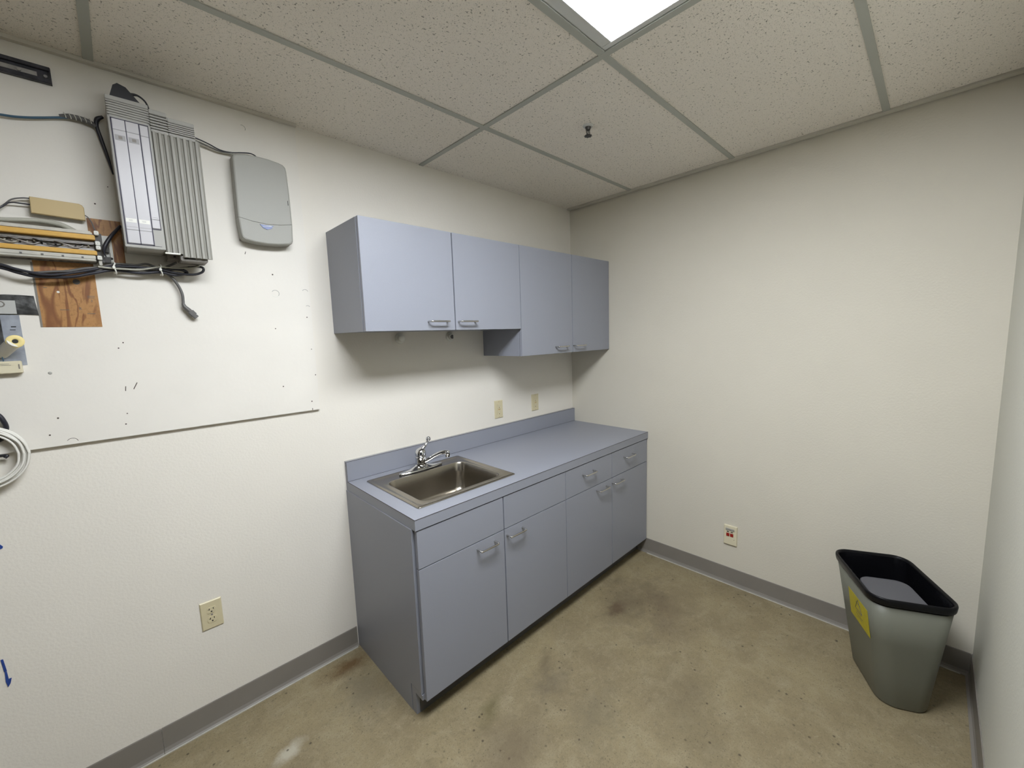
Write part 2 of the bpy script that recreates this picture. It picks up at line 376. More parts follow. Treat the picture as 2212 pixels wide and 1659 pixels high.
def arc(mb, cx, cz, r, a0, a1, mi, th=.0010, y=BY):
    mb.tube([(cx+r*math.cos(R(a0+(a1-a0)*k/6)), y, cz+r*math.sin(R(a0+(a1-a0)*k/6))) for k in range(7)], th, 6, mi, 3)
arc(b, -2.015, 1.737, .014, 150, -40, 2); arc(b, -2.015, 1.737, .014, 320, 200, 3)
arc(b, -1.898, 1.748, .012, 150, 20, 2); arc(b, -1.893, 1.681, .010, 130, 30, 2)
arc(b, -2.649, 1.234, .013, 150, 10, 1, .0007); arc(b, -2.075, 2.366, .011, 110, -30, 2)
b.sphere((-2.673, BY, 1.461), .0045, 2, (1, .3, 1), 8)
b.build('painted_panel', ['board', 'hole', 'scuff', 'white'], pb)
wd = MB()
wd.box(-2.672, -2.541, BY-.0003, BY-.0012, 1.604, 1.822).box(-2.541, -2.462, BY-.0003, BY-.0012, 1.81, 1.952)
wd.box(-2.676, -2.6715, BY-.0002, BY-.0013, 1.604, 1.80, 1)  # dark grey strip painted as the shadow along the patch's left edge
# stamp marks and a knot on the bare wood
wd.cyl((-2.585, BY-.0012, 1.747), (-2.585, BY-.0016, 1.747), .0085, n=12, mi=2)
wd.cyl((-2.628, BY-.0012, 1.713), (-2.628, BY-.0017, 1.713), .0036, n=6, mi=3)
for x0, x1, z in [(-2.566, -2.548, 1.702), (-2.566, -2.549, 1.697), (-2.571, -2.553, 1.646), (-2.658, -2.650, 1.724), (-2.63, -2.61, 1.657)]:
    wd.box(x0, x1, BY-.0012, BY-.0015, z, z+.0015, 2)
wood = wd.build('bare_wood_patch', ['wood', 'base', 'kick', 'white'], pb)
setp(wood, 'unpainted orange brown plywood area with grain and faint stamps')
def text(body, size, loc, rot, m_, parent, name='lettering', ext=.0003):
    cu = bpy.data.curves.new(name, 'FONT'); cu.body = body; cu.size = size; cu.extrude = ext; cu.align_x = 'CENTER'; cu.align_y = 'CENTER'
    o = bpy.data.objects.new(name, cu); C.objects.link(o)
    bpy.context.view_layer.update()
    me = bpy.data.meshes.new_from_object(o.evaluated_get(bpy.context.evaluated_depsgraph_get()))
    bpy.data.objects.remove(o); me.name = name; me.materials.clear(); me.materials.append(M[m_])
    o = bpy.data.objects.new(name, me); C.objects.link(o); o.rotation_euler = rot
    org = Vector(parent['_o']); o.location = Vector(loc)-org; o.parent = parent; o['_o'] = tuple(loc)
    return o
text('R', .012, (-2.585, BY-.0014, 1.662), (R(90), 0, 0), 'kick', pb, 'stamp')
text('3', .010, (-2.557, BY-.0014, 1.688), (R(90), 0, 0), 'kick', pb, 'stamp')

# ------------------------------------------------------------------ metal rail, top left
mr_ = thing('metal_wall_rail', 'dark metal channel rail screwed flat near the ceiling above the phone cabinet', 'metal rail', (-2.7, BY, 2.355))
q = MB().box(-2.95, -2.571, BY-.0005, BY-.004, 2.333, 2.380)
q.box(-2.95, -2.571, BY-.004, BY-.014, 2.370, 2.380, 0, .001).box(-2.95, -2.571, BY-.004, BY-.014, 2.333, 2.342, 0, .001)
q.box(-2.574, -2.571, BY-.004, BY-.014, 2.342, 2.370)
q.build('channel', 'blacksteel', mr_)
q = MB().box(-2.95, -2.60, BY-.004, BY-.0055, 2.349, 2.361)
q.build('web', 'metal', mr_)
for x in (-2.583, -2.635): MB().cyl((x, BY-.004, 2.354), (x, BY-.0085, 2.354), .0055, .004, 12).build('screw', 'metal', mr_)

# ------------------------------------------------------------------ phone cabinet
PX = thing('phone_system_cabinet', 'large grey telephone system cabinet with ribbed right side and white front panels', 'phone equipment', (-2.35, BY, 1.85))
FY = -.15
q = MB().box(-2.461, -2.363, BY-.0005, FY+.004, 1.849, 2.297, 0, .004)
q.box(-2.461, -2.363, FY+.004, FY, 1.849, 2.2355, 0, .0015)
q.box(-2.461, -2.363, FY+.003, FY, 2.284, 2.297, 0, .0012)
for k in range(6): q.box(-2.461, -2.363, FY+.004, FY, 2.2425+k*.0072, 2.2465+k*.0072, 0, .0006)
q.build('main_housing', 'pbxg', PX)
for k in range(3):   # front card panels
    x0 = (-2.4535, -2.4225, -2.3900)[k]; x1 = (-2.4235, -2.3920, -2.3700)[k]
    zz = 1.862 if k < 2 else 1.915
    q = MB()
    pc = [(zz, zz+.040), (zz+.0408, 2.198), (2.1988, 2.230)] if k < 2 else [(zz, 1.942), (1.9428, 2.196), (2.1968, 2.228)]
    for a, c_ in pc: q.box(x0+.0006, x1-.0006, FY-.0004, FY-.0028, a, c_, 0, .0006)
    if k < 2:
        q.box(x0+.003, x1-.003, FY-.0028, FY-.0031, 2.168, 2.184, 2)
        q.box(x0+.011, x1-.010, FY-.0031, FY-.0033, 2.172, 2.181, 3)
        q.box(x0+.002, x1-.003, FY-.0028, FY-.0032, 1.925, 1.937, 4)
        for zq in (1.9295, 1.9325): q.box(x0+.009, x1-.012, FY-.0032, FY-.0034, zq, zq+.0008, 2)
        q.box(x0+.002, x1-.002, FY-.0028, FY-.0030, 1.911, 1.9118, 3)
    else:
        q.box(x0+.003, x1-.003, FY-.0028, FY-.0030, 1.948, 1.9488, 3)
    q.build('card_panel', ['pbxpanel', 'ink', 'inkg', 'base', 'white'], PX)
q = MB().box(-2.4562, -2.4533, FY, FY-.0012, 1.858, 2.233).box(-2.4242, -2.4218, FY, FY-.0012, 1.858, 2.231).box(-2.3924, -2.3896, FY, FY-.0012, 1.858, 2.231).box(-2.3700, -2.3683, FY, FY-.0012, 1.912, 2.231)
q.box(-2.4555, -2.3900, FY, FY-.0012, 1.858, 1.8605).box(-2.4555, -2.3683, FY, FY-.0012, 2.2305, 2.233).box(-2.3920, -2.3683, FY, FY-.0012, 1.911, 1.9135).box(-2.3900, -2.372, FY, FY-.0006, 1.858, 1.859)
q.build('panel_gap', 'ink', PX)
def finned(x0, x1, zb, zt, cap, nf, ww):
    q = MB().box(x0, x1, BY-.0005, FY+.008, zb+.012, zt-.003, 0, .002)
    q.box(x0, x1+ww, FY+.012, FY+.006, zb, cap, 0)
    st = (x1+ww-x0)/nf
    for k in range(nf):
        xa = x0+k*st
        q.prism([(xa+.0006, 0), (xa+st*.22, -.006), (xa+st*.62, -.006), (xa+st*.95, 0)], lambda p: (p[0], FY+.006+p[1], zb), lambda p: (p[0], FY+.006+p[1], cap))
    q.box(x0, x1, FY+.008, FY+.001, zt-.014, zt, 1, .0015)
    q.box(x0, x1, FY+.008, FY+.001, cap-.003, cap+.006, 1, .001)
    for k in range(5):
        z = cap+.009+k*((zt-.014-cap-.009)/5)
        q.box(x0, x1, FY+.008, FY+.001, z, z+.0042, 1, .0006)
    return q.build('expansion_module', ['pbxfin', 'pbxg'], PX)
finned(-2.3622, -2.3185, 1.842, 2.288, 2.222, 3, 0)
finned(-2.3178, -2.2480, 1.832, 2.276, 2.222, 5, .011)
MB().box(-2.366, -2.326, FY+.008, FY-.001, 1.838, 1.8425, 0, .0008).build('label_strip', 'white', PX)
q = MB().box(-2.355, -2.30, BY-.001, -.09, 1.832, 1.848).box(-2.325, -2.25, -.055, -.135, 1.822, 1.843, 0, .002)
q.box(-2.315, -2.285, -.1352, -.1365, 1.828, 1.832, 1).box(-2.34, -2.334, -.0902, -.092, 1.837, 1.843, 1)
q.build('connector_bay', ['base', 'slot'], PX)
# power adapter on top
PA = thing('power_adapter', 'black plug-in power adapter sitting on top of the phone cabinet', 'power adapter', (-2.42, -.06, 2.298))
q = MB().prism([(-2.453, 2.2985), (-2.438, 2.347), (-2.427, 2.356), (-2.408, 2.350), (-2.366, 2.2985)], lambda p: (p[0], -.050, p[1]), lambda p: (p[0], -.110, p[1]))
q.build('adapter_body', 'black', PA)
MB().tube([(-2.413, -.062, 2.343), (-2.397, -.062, 2.352), (-2.378, -.06, 2.357), (-2.360, -.058, 2.345), (-2.353, -.055, 2.322), (-2.353, -.05, 2.2985)], .0026, rs=[.006, .0055, .003, .0026, .0026, .0026]).build('adapter_cord', 'black', PA)
q = MB().tube([(-2.356, -.05, 2.292), (-2.35, -.06, 2.308), (-2.337, -.06, 2.312), (-2.322, -.055, 2.303), (-2.315, -.05, 2.294)], .004, rs=[.003, .006, .0065, .005, .003])
setp(q.build('black_cable_loop', 'black', loc=(-2.337, -.06, 2.30)), 'short black cable loop arched over the top of the ribbed cabinet section', 'cable')
q = MB().tube([(-2.468, -.035, 2.272), (-2.482, -.03, 2.262), (-2.486, -.028, 2.243), (-2.480, -.026, 2.205), (-2.470, -.024, 2.15), (-2.463, -.024, 2.10)], .0045, rs=[.004, .007, .005, .0055, .0045, .002])
setp(q.build('black_power_cord', 'blackcable', loc=(-2.48, -.03, 2.24)), 'black cord running down the left flank of the phone cabinet', 'cable')
q = MB().tube([(-2.92, -.030, 2.20), (-2.80, -.030, 2.205), (-2.685, -.030, 2.210), (-2.632, -.030, 2.219), (-2.557, -.030, 2.243), (-2.530, -.030, 2.249), (-2.49, -.028, 2.247)], .0033)
bc = q.build('blue_cable', 'bluecable', loc=(-2.7, -.03, 2.22)); setp(bc, 'blue cable running from the left edge to the phone cabinet', 'cable')
q = MB().tube([(-2.566, -.03, 2.2445), (-2.545, -.030, 2.250), (-2.52, -.030, 2.2505), (-2.500, -.029, 2.246), (-2.488, -.028, 2.238)], .007, rs=[.005, .0075, .008, .008, .006])
for k in range(6):
    x = -2.556+k*.011; q.tube([(x, -.0378, 2.256), (x+.003, -.039, 2.248), (x+.004, -.0375, 2.241)], .0013, 6, 1)
slv = q.build('cable_sleeve', ['greycable', 'railw'], bc); setp(slv, 'mottled dark grey spiral sleeve')

# ------------------------------------------------------------------ grey wall box
GB = thing('grey_wall_box', 'smooth grey rounded plastic wall box with small blue oval badge', 'wall box', (-2.036, BY, 2.08))
up = [(-2.131, 2.014), (-2.129, 2.232), (-2.126, 2.240), (-2.118, 2.2445), (-2.085, 2.2515), (-2.045, 2.2545), (-2.005, 2.2535), (-1.970, 2.249), (-1.955, 2.2445), (-1.947, 2.236), (-1.944, 2.22), (-1.941, 2.13), (-1.940, 2.014), (-1.98, 2.006), (-2.036, 2.002), (-2.09, 2.006)]
lo = [(-2.131, 2.0125), (-2.09, 2.0045), (-2.036, 2.0005), (-1.98, 2.0045), (-1.940, 2.0125), (-1.943, 1.948), (-1.947, 1.938), (-1.956, 1.933), (-2.00, 1.926), (-2.04, 1.924), (-2.08, 1.926), (-2.114, 1.932), (-2.122, 1.938), (-2.126, 1.948)]
def shell(poly, y0, y1, mi=0, cx=-2.036, cz=2.09, inset=.006):
    f0 = lambda p: (p[0], y0, p[1]); f1 = lambda p: (p[0], y1+.006, p[1])
    f2 = lambda p: (p[0]+(cx-p[0])/abs(cx-p[0]+1e-9)*inset*.35 if abs(cx-p[0]) > .05 else p[0], y1+.0015, p[1]+(.002 if p[1] < 1.94 else (-.002 if p[1] > 2.23 else 0)))
    f3 = lambda p: (p[0]+(cx-p[0])/abs(cx-p[0]+1e-9)*inset if abs(cx-p[0]) > .05 else p[0], y1, p[1]+(.005 if p[1] < 1.94 else (-.005 if p[1] > 2.23 else 0)))
    return MB().loft([[g(p) for p in poly] for g in (f0, f1, f2, f3)], mi, False)
shell(up, -.024, -.068).build('upper_cover', 'boxg', GB)
q = shell(lo, -.024, -.068); q.build('lower_cover', 'boxg', GB)
MB().box(-2.124, -1.948, BY-.0003, -.0235, 1.936, 2.24).build('back_plate', 'base', GB)
q = MB().prism([(-2.060, 1.9975), (-2.036, 1.9965), (-2.012, 1.9975), (-2.020, 1.986), (-2.036, 1.980), (-2.050, 1.985)], lambda p: (p[0], -.0678, p[1]), lambda p: (p[0], -.0705, p[1]))
bd = q.build('badge', 'badge', GB); setp(bd, 'blue half-moon badge with silver script')
MB().tube([(-2.049, -.0707, 1.991), (-2.036, -.0712, 1.9925), (-2.022, -.0712, 1.993), (-2.017, -.0707, 1.9935)], .0012, 8, rs=[.0005, .0014, .0018, .0008]).build('script_mark', 'silver', bd)
MB().box(-1.9515, -1.9495, -.0665, -.0692, 2.088, 2.106).build('keyhole_slot', 'slot', GB)
# cables between the cabinet and the grey box
for k, (mm, dz, dy) in enumerate([('blackcable', 0, 0), ('lightcable', -.006, .003), ('greycable', -.011, -.002), ('lightcable', -.016, .002)]):
    z2 = 2.2535 if k else 2.262
    pts = [(-2.25, -.03+dy, 2.281+dz), (-2.227, -.030+dy, 2.279+dz), (-2.192, -.030+dy, 2.270+dz*.9), (-2.158, -.030+dy, 2.258+dz*.5), (-2.124, -.032, 2.2575+dz*.35)]
    pts += [(-2.09, -.030, 2.2665), (-2.062, -.030, 2.272), (-2.045, -.032, 2.268), (-2.033, -.032, 2.256)] if k == 0 else [(-2.108, -.032, 2.246+dz*.2)]
    lab = ['black jumper cable arching over the top of the grey wall box', 'uppermost pale jumper wire between phone cabinet and grey box', 'dark grey jumper wire just below the uppermost pale one', 'lowest pale jumper wire between phone cabinet and grey box'][k]
    setp(MB().tube(pts, .0022 if k == 0 else .0018).build('jumper_cable', mm, loc=(-2.17, -.03, 2.26)), lab, 'cable', 'jumper cables to the grey wall box')

# ------------------------------------------------------------------ tan box
TB = thing('tan_junction_box', 'tan plastic junction box mounted above the yellow striped wiring frame', 'junction box', (-2.6, BY, 1.964))
poly = [(-2.656, 1.942), (-2.543, 1.938), (-2.5425, 1.977), (-2.546, 1.984), (-2.553, 1.9875), (-2.655, 1.9895)]
MB().loft([[(p[0], y, p[1]) for p in poly] for y in (BY-.012, -.037)]+[[(p[0]+(.0015 if p[0] < -2.6 else -.0015), -.039, p[1]+(.0015 if p[1] < 1.96 else -.0015)) for p in poly]], 0, False).build('cover', 'tan', TB)
MB().box(-2.650, -2.548, BY-.0003, BY-.012, 1.946, 1.982).build('base', 'base', TB)
for k, (pts, mm) in enumerate([([(-2.650, -.03, 1.985), (-2.668, -.032, 1.9835), (-2.69, -.033, 1.975), (-2.705, -.034, 1.958), (-2.722, -.04, 1.94), (-2.75, -.05, 1.915)], 'greycable'),
                    ([(-2.650, -.03, 1.967), (-2.672, -.032, 1.967), (-2.695, -.034, 1.965), (-2.71, -.036, 1.95), (-2.735, -.04, 1.925)], 'blackcable'),
                    ([(-2.546, -.03, 1.958), (-2.537, -.034, 1.950), (-2.530, -.036, 1.935), (-2.526, -.036, 1.915), (-2.523, -.04, 1.905)], 'greycable')]):
    lb = ['upper grey wire curving out of the left end of the tan box', 'lower dark wire curving out of the left end of the tan box', 'thin grey wire dropping from the right end of the tan box'][k]
    setp(MB().tube(pts, .0020 if k < 2 else .0015).build('wire', mm, loc=pts[0]), lb, 'wire', 'wires out of the tan box')
q = MB().tube([(-2.78, -.04, 1.912), (-2.72, -.038, 1.913), (-2.67, -.034, 1.920), (-2.635, -.030, 1.923), (-2.600, -.030, 1.918), (-2.575, -.034, 1.904), (-2.558, -.042, 1.892)], .0075, rs=[.006, .006, .006, .007, .008, .008, .005])
setp(q.build('thick_grey_cable', 'lightcable', loc=(-2.63, -.03, 1.92)), 'thick olive grey cable arching just below the tan box', 'cable')
# ------------------------------------------------------------------ wiring frame
WF = thing('wiring_frame', 'telephone distribution frame with two yellow strips and white clips', 'wiring block', (-2.65, BY, 1.85))
MB().box(-2.95, -2.532, BY-.0018, -.030, 1.806, 1.900, 0, .001).build('mount_channel', 'dirty', WF)
MB().box(-2.95, -2.533, -.0302, -.052, 1.891, 1.904, 0, .003).build('top_rail', 'railw', WF)
for z0, z1 in ((1.8762, 1.8905), (1.8292, 1.8425)):
    MB().box(-2.95, -2.5275, -.0302, -.062, z0, z1, 0, .0015).build('yellow_strip', 'yellow', WF)
q = MB().box(-2.95, -2.532, -.0302, -.058, 1.8165, 1.8275, 0, .001).box(-2.95, -2.532, -.0302, -.062, 1.8095, 1.8155, 0, .0015)
for k in range(9): q.box(-2.90+k*.042, -2.895+k*.042, -.058, -.0595, 1.817, 1.822, 1)
q.build('bottom_rail', ['railw', 'greycable'], WF)
q = MB().box(-2.95, -2.53, -.0302, -.044, 1.864, 1.875, 0, .003).box(-2.95, -2.532, -.0302, -.040, 1.844, 1.852, 0, .002)
for k in range(26):
    x = -2.90+k*.0142; q.cyl((x, -.0302, 1.857+random.uniform(-.004, .006)), (x, -.042, 1.857+random.uniform(-.004, .006)), .0022, n=6, mi=random.choice((1, 2)))
for k in range(7):
    x = -2.88+k*.045+random.uniform(-.01, .01); z = 1.862
    q.tube([(x, -.044, z+.004), (x+.02, -.05, z-.004), (x+.045, -.046, z-.012), (x+.06, -.042, z-.004)], .0016, 6, random.choice((0, 1, 2)))
q.build('terminal_row', ['metal', 'slot', 'lightcable'], WF)
for z0, z1 in ((1.8925, 1.9055), (1.8605, 1.8735), (1.8475, 1.8595), (1.8155, 1.8285)):
    MB().box(-2.5285, -2.5175, -.045, -.060, z0, z1, 0, .0015).cyl((-2.523, -.060, (z0+z1)/2), (-2.523, -.0606, (z0+z1)/2), .0009, n=8, mi=1).build('clip', ['white', 'base'], WF)
q = MB().box(-2.532, -2.490, BY-.0016, -.020, 1.806, 1.900).box(-2.5305, -2.512, -.020, -.0445, 1.81, 1.90, 1).box(-2.497, -2.490, -.020, -.030, 1.806, 1.885).box(-2.512, -2.497, -.020, -.036, 1.812, 1.830, 1, .001).box(-2.512, -2.499, -.020, -.034, 1.845, 1.862, 1, .001)
q.cyl((-2.4955, -.030, 1.826), (-2.4955, -.031, 1.826), .004, n=12, mi=2).cyl((-2.499, -.020, 1.882), (-2.499, -.03, 1.882), .005, n=10, mi=0)
q.build('end_bracket', ['white', 'kick', 'slot'], WF)
MB().box(-2.5265, -2.519, -.046, -.052, 1.799, 1.815, 0, .001).build('tab', 'railw', WF)
setp(MB().tube([(-2.463, -.028, 1.935), (-2.476, -.045, 1.915), (-2.492, -.058, 1.890), (-2.508, -.062, 1.858), (-2.511, -.062, 1.84), (-2.508, -.060, 1.826)], .0045, rs=[.0045, .0045, .005, .0058, .003, .0015]).build('black_patch_cord', 'blackcable', loc=(-2.49, -.05, 1.88)), 'black cord slanting from the phone cabinet down over the end of the wiring frame', 'cable')
# ------------------------------------------------------------------ cable bundle below
paths = [([(-2.95, -.046, 1.797), (-2.80, -.046, 1.788), (-2.731, -.05, 1.774), (-2.699, -.052, 1.762), (-2.664, -.052, 1.754), (-2.596, -.054, 1.757), (-2.54, -.052, 1.774), (-2.494, -.048, 1.787), (-2.43, -.048, 1.783), (-2.378, -.048, 1.790), (-2.34, -.05, 1.783), (-2.312, -.05, 1.789), (-2.305, -.055, 1.796), (-2.33, -.056, 1.803), (-2.372, -.05, 1.797)], .0048, 'blackcable', 'lowest black cable of the bundle, folded back past the right zip tie'),
 ([(-2.95, -.056, 1.798), (-2.80, -.056, 1.793), (-2.731, -.058, 1.782), (-2.699, -.060, 1.770), (-2.64, -.062, 1.759), (-2.57, -.058, 1.775), (-2.494, -.054, 1.798), (-2.42, -.055, 1.801), (-2.378, -.053, 1.799), (-2.34, -.056, 1.790), (-2.29, -.06, 1.787), (-2.262, -.062, 1.797), (-2.256, -.062, 1.811), (-2.268, -.060, 1.8165), (-2.30, -.058, 1.811)], .0042, 'blackcable', 'black cable ending in the wide open loop right of the bundle'),
 ([(-2.66, -.046, 1.765), (-2.60, -.046, 1.775), (-2.55, -.045, 1.789), (-2.494, -.040, 1.792), (-2.43, -.040, 1.796), (-2.378, -.040, 1.793), (-2.33, -.05, 1.806), (-2.29, -.06, 1.812), (-2.27, -.07, 1.8172)], .0045, 'greycable', 'brownish grey cable along the back of the bundle'),
 ([(-2.68, -.054, 1.762), (-2.62, -.052, 1.772), (-2.55, -.052, 1.779), (-2.494, -.050, 1.806), (-2.44, -.050, 1.808), (-2.41, -.05, 1.814), (-2.378, -.047, 1.804), (-2.345, -.05, 1.818), (-2.330, -.050, 1.8275)], .0036, 'greycable', 'grey cable on top of the bundle rising into the phone cabinet'),
 ([(-2.53, -.062, 1.793), (-2.494, -.060, 1.791), (-2.43, -.060, 1.793), (-2.378, -.058, 1.806), (-2.345, -.062, 1.806), (-2.306, -.065, 1.808), (-2.285, -.068, 1.811), (-2.268, -.072, 1.8185)], .0030, 'lightcable', 'pale grey cable curving up to the ribbed cabinet section')]
BU = thing('cable_bundle', 'black and grey cables zip tied into a bundle under the phone cabinet', 'cable bundle', (-2.45, -.05, 1.79))
for pts, r_, mm, lb in paths:
    setp(MB().tube(pts, r_).build('cable', mm, BU), lb)
for x, z in ((-2.494, 1.795), (-2.378, 1.798)):
    q = MB(); q.tube([(x+(.004 if k % 2 else 0), -.050+.0165*math.cos(k*math.pi/4), z+.0175*math.sin(k*math.pi/4)) for k in range(9)], .0022, 8, 0, 3)
    q.box(x-.003, x+.004, -.0665, -.072, z-.006, z+.002, 0, .001).tube([(x+.001, -.068, z-.004), (x+.005, -.066, z-.018), (x+.003, -.060, z-.022)], .0014, 6)
    q.build('zip_tie', 'white', BU)
HC = MB().tube([(-2.385, -.048, 1.806), (-2.368, -.042, 1.795), (-2.346, -.036, 1.774), (-2.331, -.034, 1.746), (-2.3235, -.034, 1.718), (-2.3235, -.034, 1.694), (-2.3245, -.034, 1.682)], .0046)
HC = HC.build('hanging_cable', 'greycable', BU)
q = MB().tube([(-2.3245, -.034, 1.684), (-2.320, -.034, 1.672), (-2.311, -.034, 1.662), (-2.307, -.034, 1.657)], .006, 8, rs=[.005, .007, .008, .008])
ax = Vector((.62, 0, -.78)).normalized(); pn = Vector((.78, 0, .62))
Mx = Matrix.Translation((-2.306, -.034, 1.656)) @ Matrix(((ax.x, 0, pn.x, 0), (0, 1, 0, 0), (ax.z, 0, pn.z, 0), (0, 0, 0, 1)))
q.box(-.004, .019, -.007, .007, -.010, .010, 0, .003, M4=Mx).box(.018, .027, -.006, .006, -.0075, .0075, 0, .001, M4=Mx)
q.build('connector', 'greycable', HC)

# ------------------------------------------------------------------ lower left odds and ends
TP = thing('foil_tape_strip', 'crumpled dark grey foil tape strip stuck horizontally with a pale label', 'tape', (-2.75, BY, 1.67))
q = MB(); n_ = 10; top = []; bot = []
for k in range(n_+1):
    x = -2.95+(.270)*k/n_; top.append((x, 1.6995+.0012*math.sin(k*1.7))); bot.append((x+.004*(k == n_), 1.6415+.0008*math.sin(k*2.3)))
vs = []; fs = []
for k in range(n_+1):
    for j in range(5):
        t = j/4; vs.append((top[k][0]*(1-t)+bot[k][0]*t, BY-.0025-.002*random.random(), top[k][1]*(1-t)+bot[k][1]*t))
for k in range(n_):
    for j in range(4): fs.append([k*5+j, k*5+j+1, (k+1)*5+j+1, (k+1)*5+j])
o_ = len(vs); vs += [(v[0], BY-.0004, v[2]) for v in vs]
ring = [k*5 for k in range(n_+1)]+[n_*5+j for j in range(1, 5)]+[k*5+4 for k in range(n_-1, -1, -1)]+[3, 2, 1]
fs += [[a, b_, b_+o_, a+o_] for a, b_ in zip(ring, ring[1:]+ring[:1])]
q.add(vs, fs); q.build('foil', 'foil', TP)
MB().box(-2.92, -2.7185, -.0196, -.0212, 1.6435, 1.683).build('label_patch', 'greylabel', TP)
arc_ = MB(); arc(arc_, -2.7475, 1.672, .008, 170, -170, 0, .0015, -.0214); arc_.build('ring_print', 'base', TP)
q = MB().box(-2.95, -2.7155, BY-.0003, BY-.0015, 1.49, 1.6405).box(-2.735, -2.725, BY-.0015, BY-.0019, 1.604, 1.607, 1).box(-2.738, -2.727, BY-.0015, BY-.0019, 1.5955, 1.5975, 1)
q.box(-2.95, -2.752, BY-.0015, BY-.012, 1.53, 1.638, 2, .003)
setp(q.build('grey_tape_patch', ['greytape', 'slot', 'foil'], loc=(-2.75, BY, 1.58)), 'grey blue tape patch on the board directly below the foil strip', 'tape')
PS = thing('pipe_stub', 'short white pipe stub with a yellow ring end and black core', 'pipe stub', (-2.74, -.03, 1.55))
MB().cyl((-2.762, BY-.004, 1.527), (-2.727, -.066, 1.560), .0155, .0165, 24).build('pipe', 'whitecable', PS)
q = MB(); a_ = Vector((.10, -.99, .06)).normalized(); c0 = Vector((-2.7262, -.067, 1.561)); t1 = a_.orthogonal().normalized(); t2 = a_.cross(t1)
rings = []
for rr_, d in ((.006, 0), (.0175, 0), (.0185, .001), (.0185, .003), (.0175, .0042), (.007, .0042), (.006, .003)):
    rings.append([c0+a_*d+(t1*math.cos(k*math.pi/14)+t2*math.sin(k*math.pi/14))*rr_ for k in range(28)])
q.loft(rings+[rings[0]], 0, True, False, False); q.build('yellow_ring', 'yfoam', PS)
MB().cyl(c0-a_*.003, c0+a_*.0036, .0060, n=16).build('core', 'slot', PS)
setp(MB().tube([(-2.757, -.03, 1.545), (-2.760, -.031, 1.52), (-2.759, -.03, 1.505), (-2.768, -.028, 1.49), (-2.79, -.026, 1.48)], .0012).build('thin_wire', 'bluecable', loc=(-2.76, -.03, 1.52)), 'thin dark wire hanging beside the yellow ringed pipe stub', 'wire')
CB = thing('cream_wall_box', 'small cream plastic surface box with vent lines at the left picture edge', 'wall box', (-2.76, BY, 1.485))
MB().box(-2.85, -2.7255, BY-.0003, -.037, 1.4675, 1.5035, 0, .0015).build('cover', 'cream', CB)
MB().box(-2.85, -2.7485, -.037, -.0376, 1.4955, 1.4965).box(-2.85, -2.7455, -.037, -.0376, 1.4915, 1.4925).box(-2.7315, -2.7290, -.037, -.0376, 1.480, 1.494).build('vent_slot', 'base', CB)
CO = thing('coiled_cable', 'coil of thin white cable hanging at the left picture edge', 'cable coil', (-2.833, -.03, 1.226))
for k in range(11):
    rad = random.uniform(.073, .091) if k > 1 else (.0925, .0745)[k]; ox = random.uniform(-.003, .003); oz = random.uniform(-.003, .003); yy = -.026-.0016*k
    MB().tube([(-2.833+ox+(rad+random.uniform(-.0012, .0012))*math.cos(2*math.pi*j/16), yy, 1.226+oz+(rad+random.uniform(-.0012, .0012))*math.sin(2*math.pi*j/16)) for j in range(17)], .0030, 8, 0, 3).build('strand', 'whitecable', CO)
setp(MB().tube([(-2.83, -.030, 1.362), (-2.805, -.030, 1.360), (-2.787, -.030, 1.347), (-2.779, -.030, 1.327), (-2.777, -.026, 1.305), (-2.785, -.020, 1.285)], .006).build('black_hose', 'blackcable', loc=(-2.79, -.03, 1.33)), 'thick black cable arching down behind the white coil', 'cable')
HK = thing('wall_hook', 'black metal hook inside the white cable coil', 'hook', (-2.8, BY, 1.25))
MB().tube([(-2.775, -.020, 1.285), (-2.79, -.024, 1.274), (-2.81, -.024, 1.262)], .006).build('hook_arm', 'black', HK)
MB().tube([(-2.80, -.020, 1.224), (-2.785, -.022, 1.222), (-2.79, -.024, 1.216)], .004).build('hook_tip', 'black', HK)
for k, (pl, lb) in enumerate([([(-2.85, .955), (-2.835, .955), (-2.8275, .942), (-2.829, .937), (-2.85, .93)], 'blue tape scrap on the left wall at mid height below the cable coil'),
               ([(-2.8725, .590), (-2.8675, .5895), (-2.8645, .5475), (-2.870, .5475)], 'upper thin blue tape strip low on the left wall'),
               ([(-2.8690, .5465), (-2.8650, .546), (-2.864, .521), (-2.858, .521), (-2.862, .505), (-2.868, .495), (-2.8705, .515)], 'lower blue tape strip with folded end, low on the left wall')]):
    setp(MB().prism(pl, lambda p: (p[0], -.0003, p[1]), lambda p: (p[0], -.0016, p[1])).build('painters_tape', 'bluetape', loc=(pl[0][0], 0, pl[0][1])), lb, 'tape', 'blue tape scraps on the left wall')

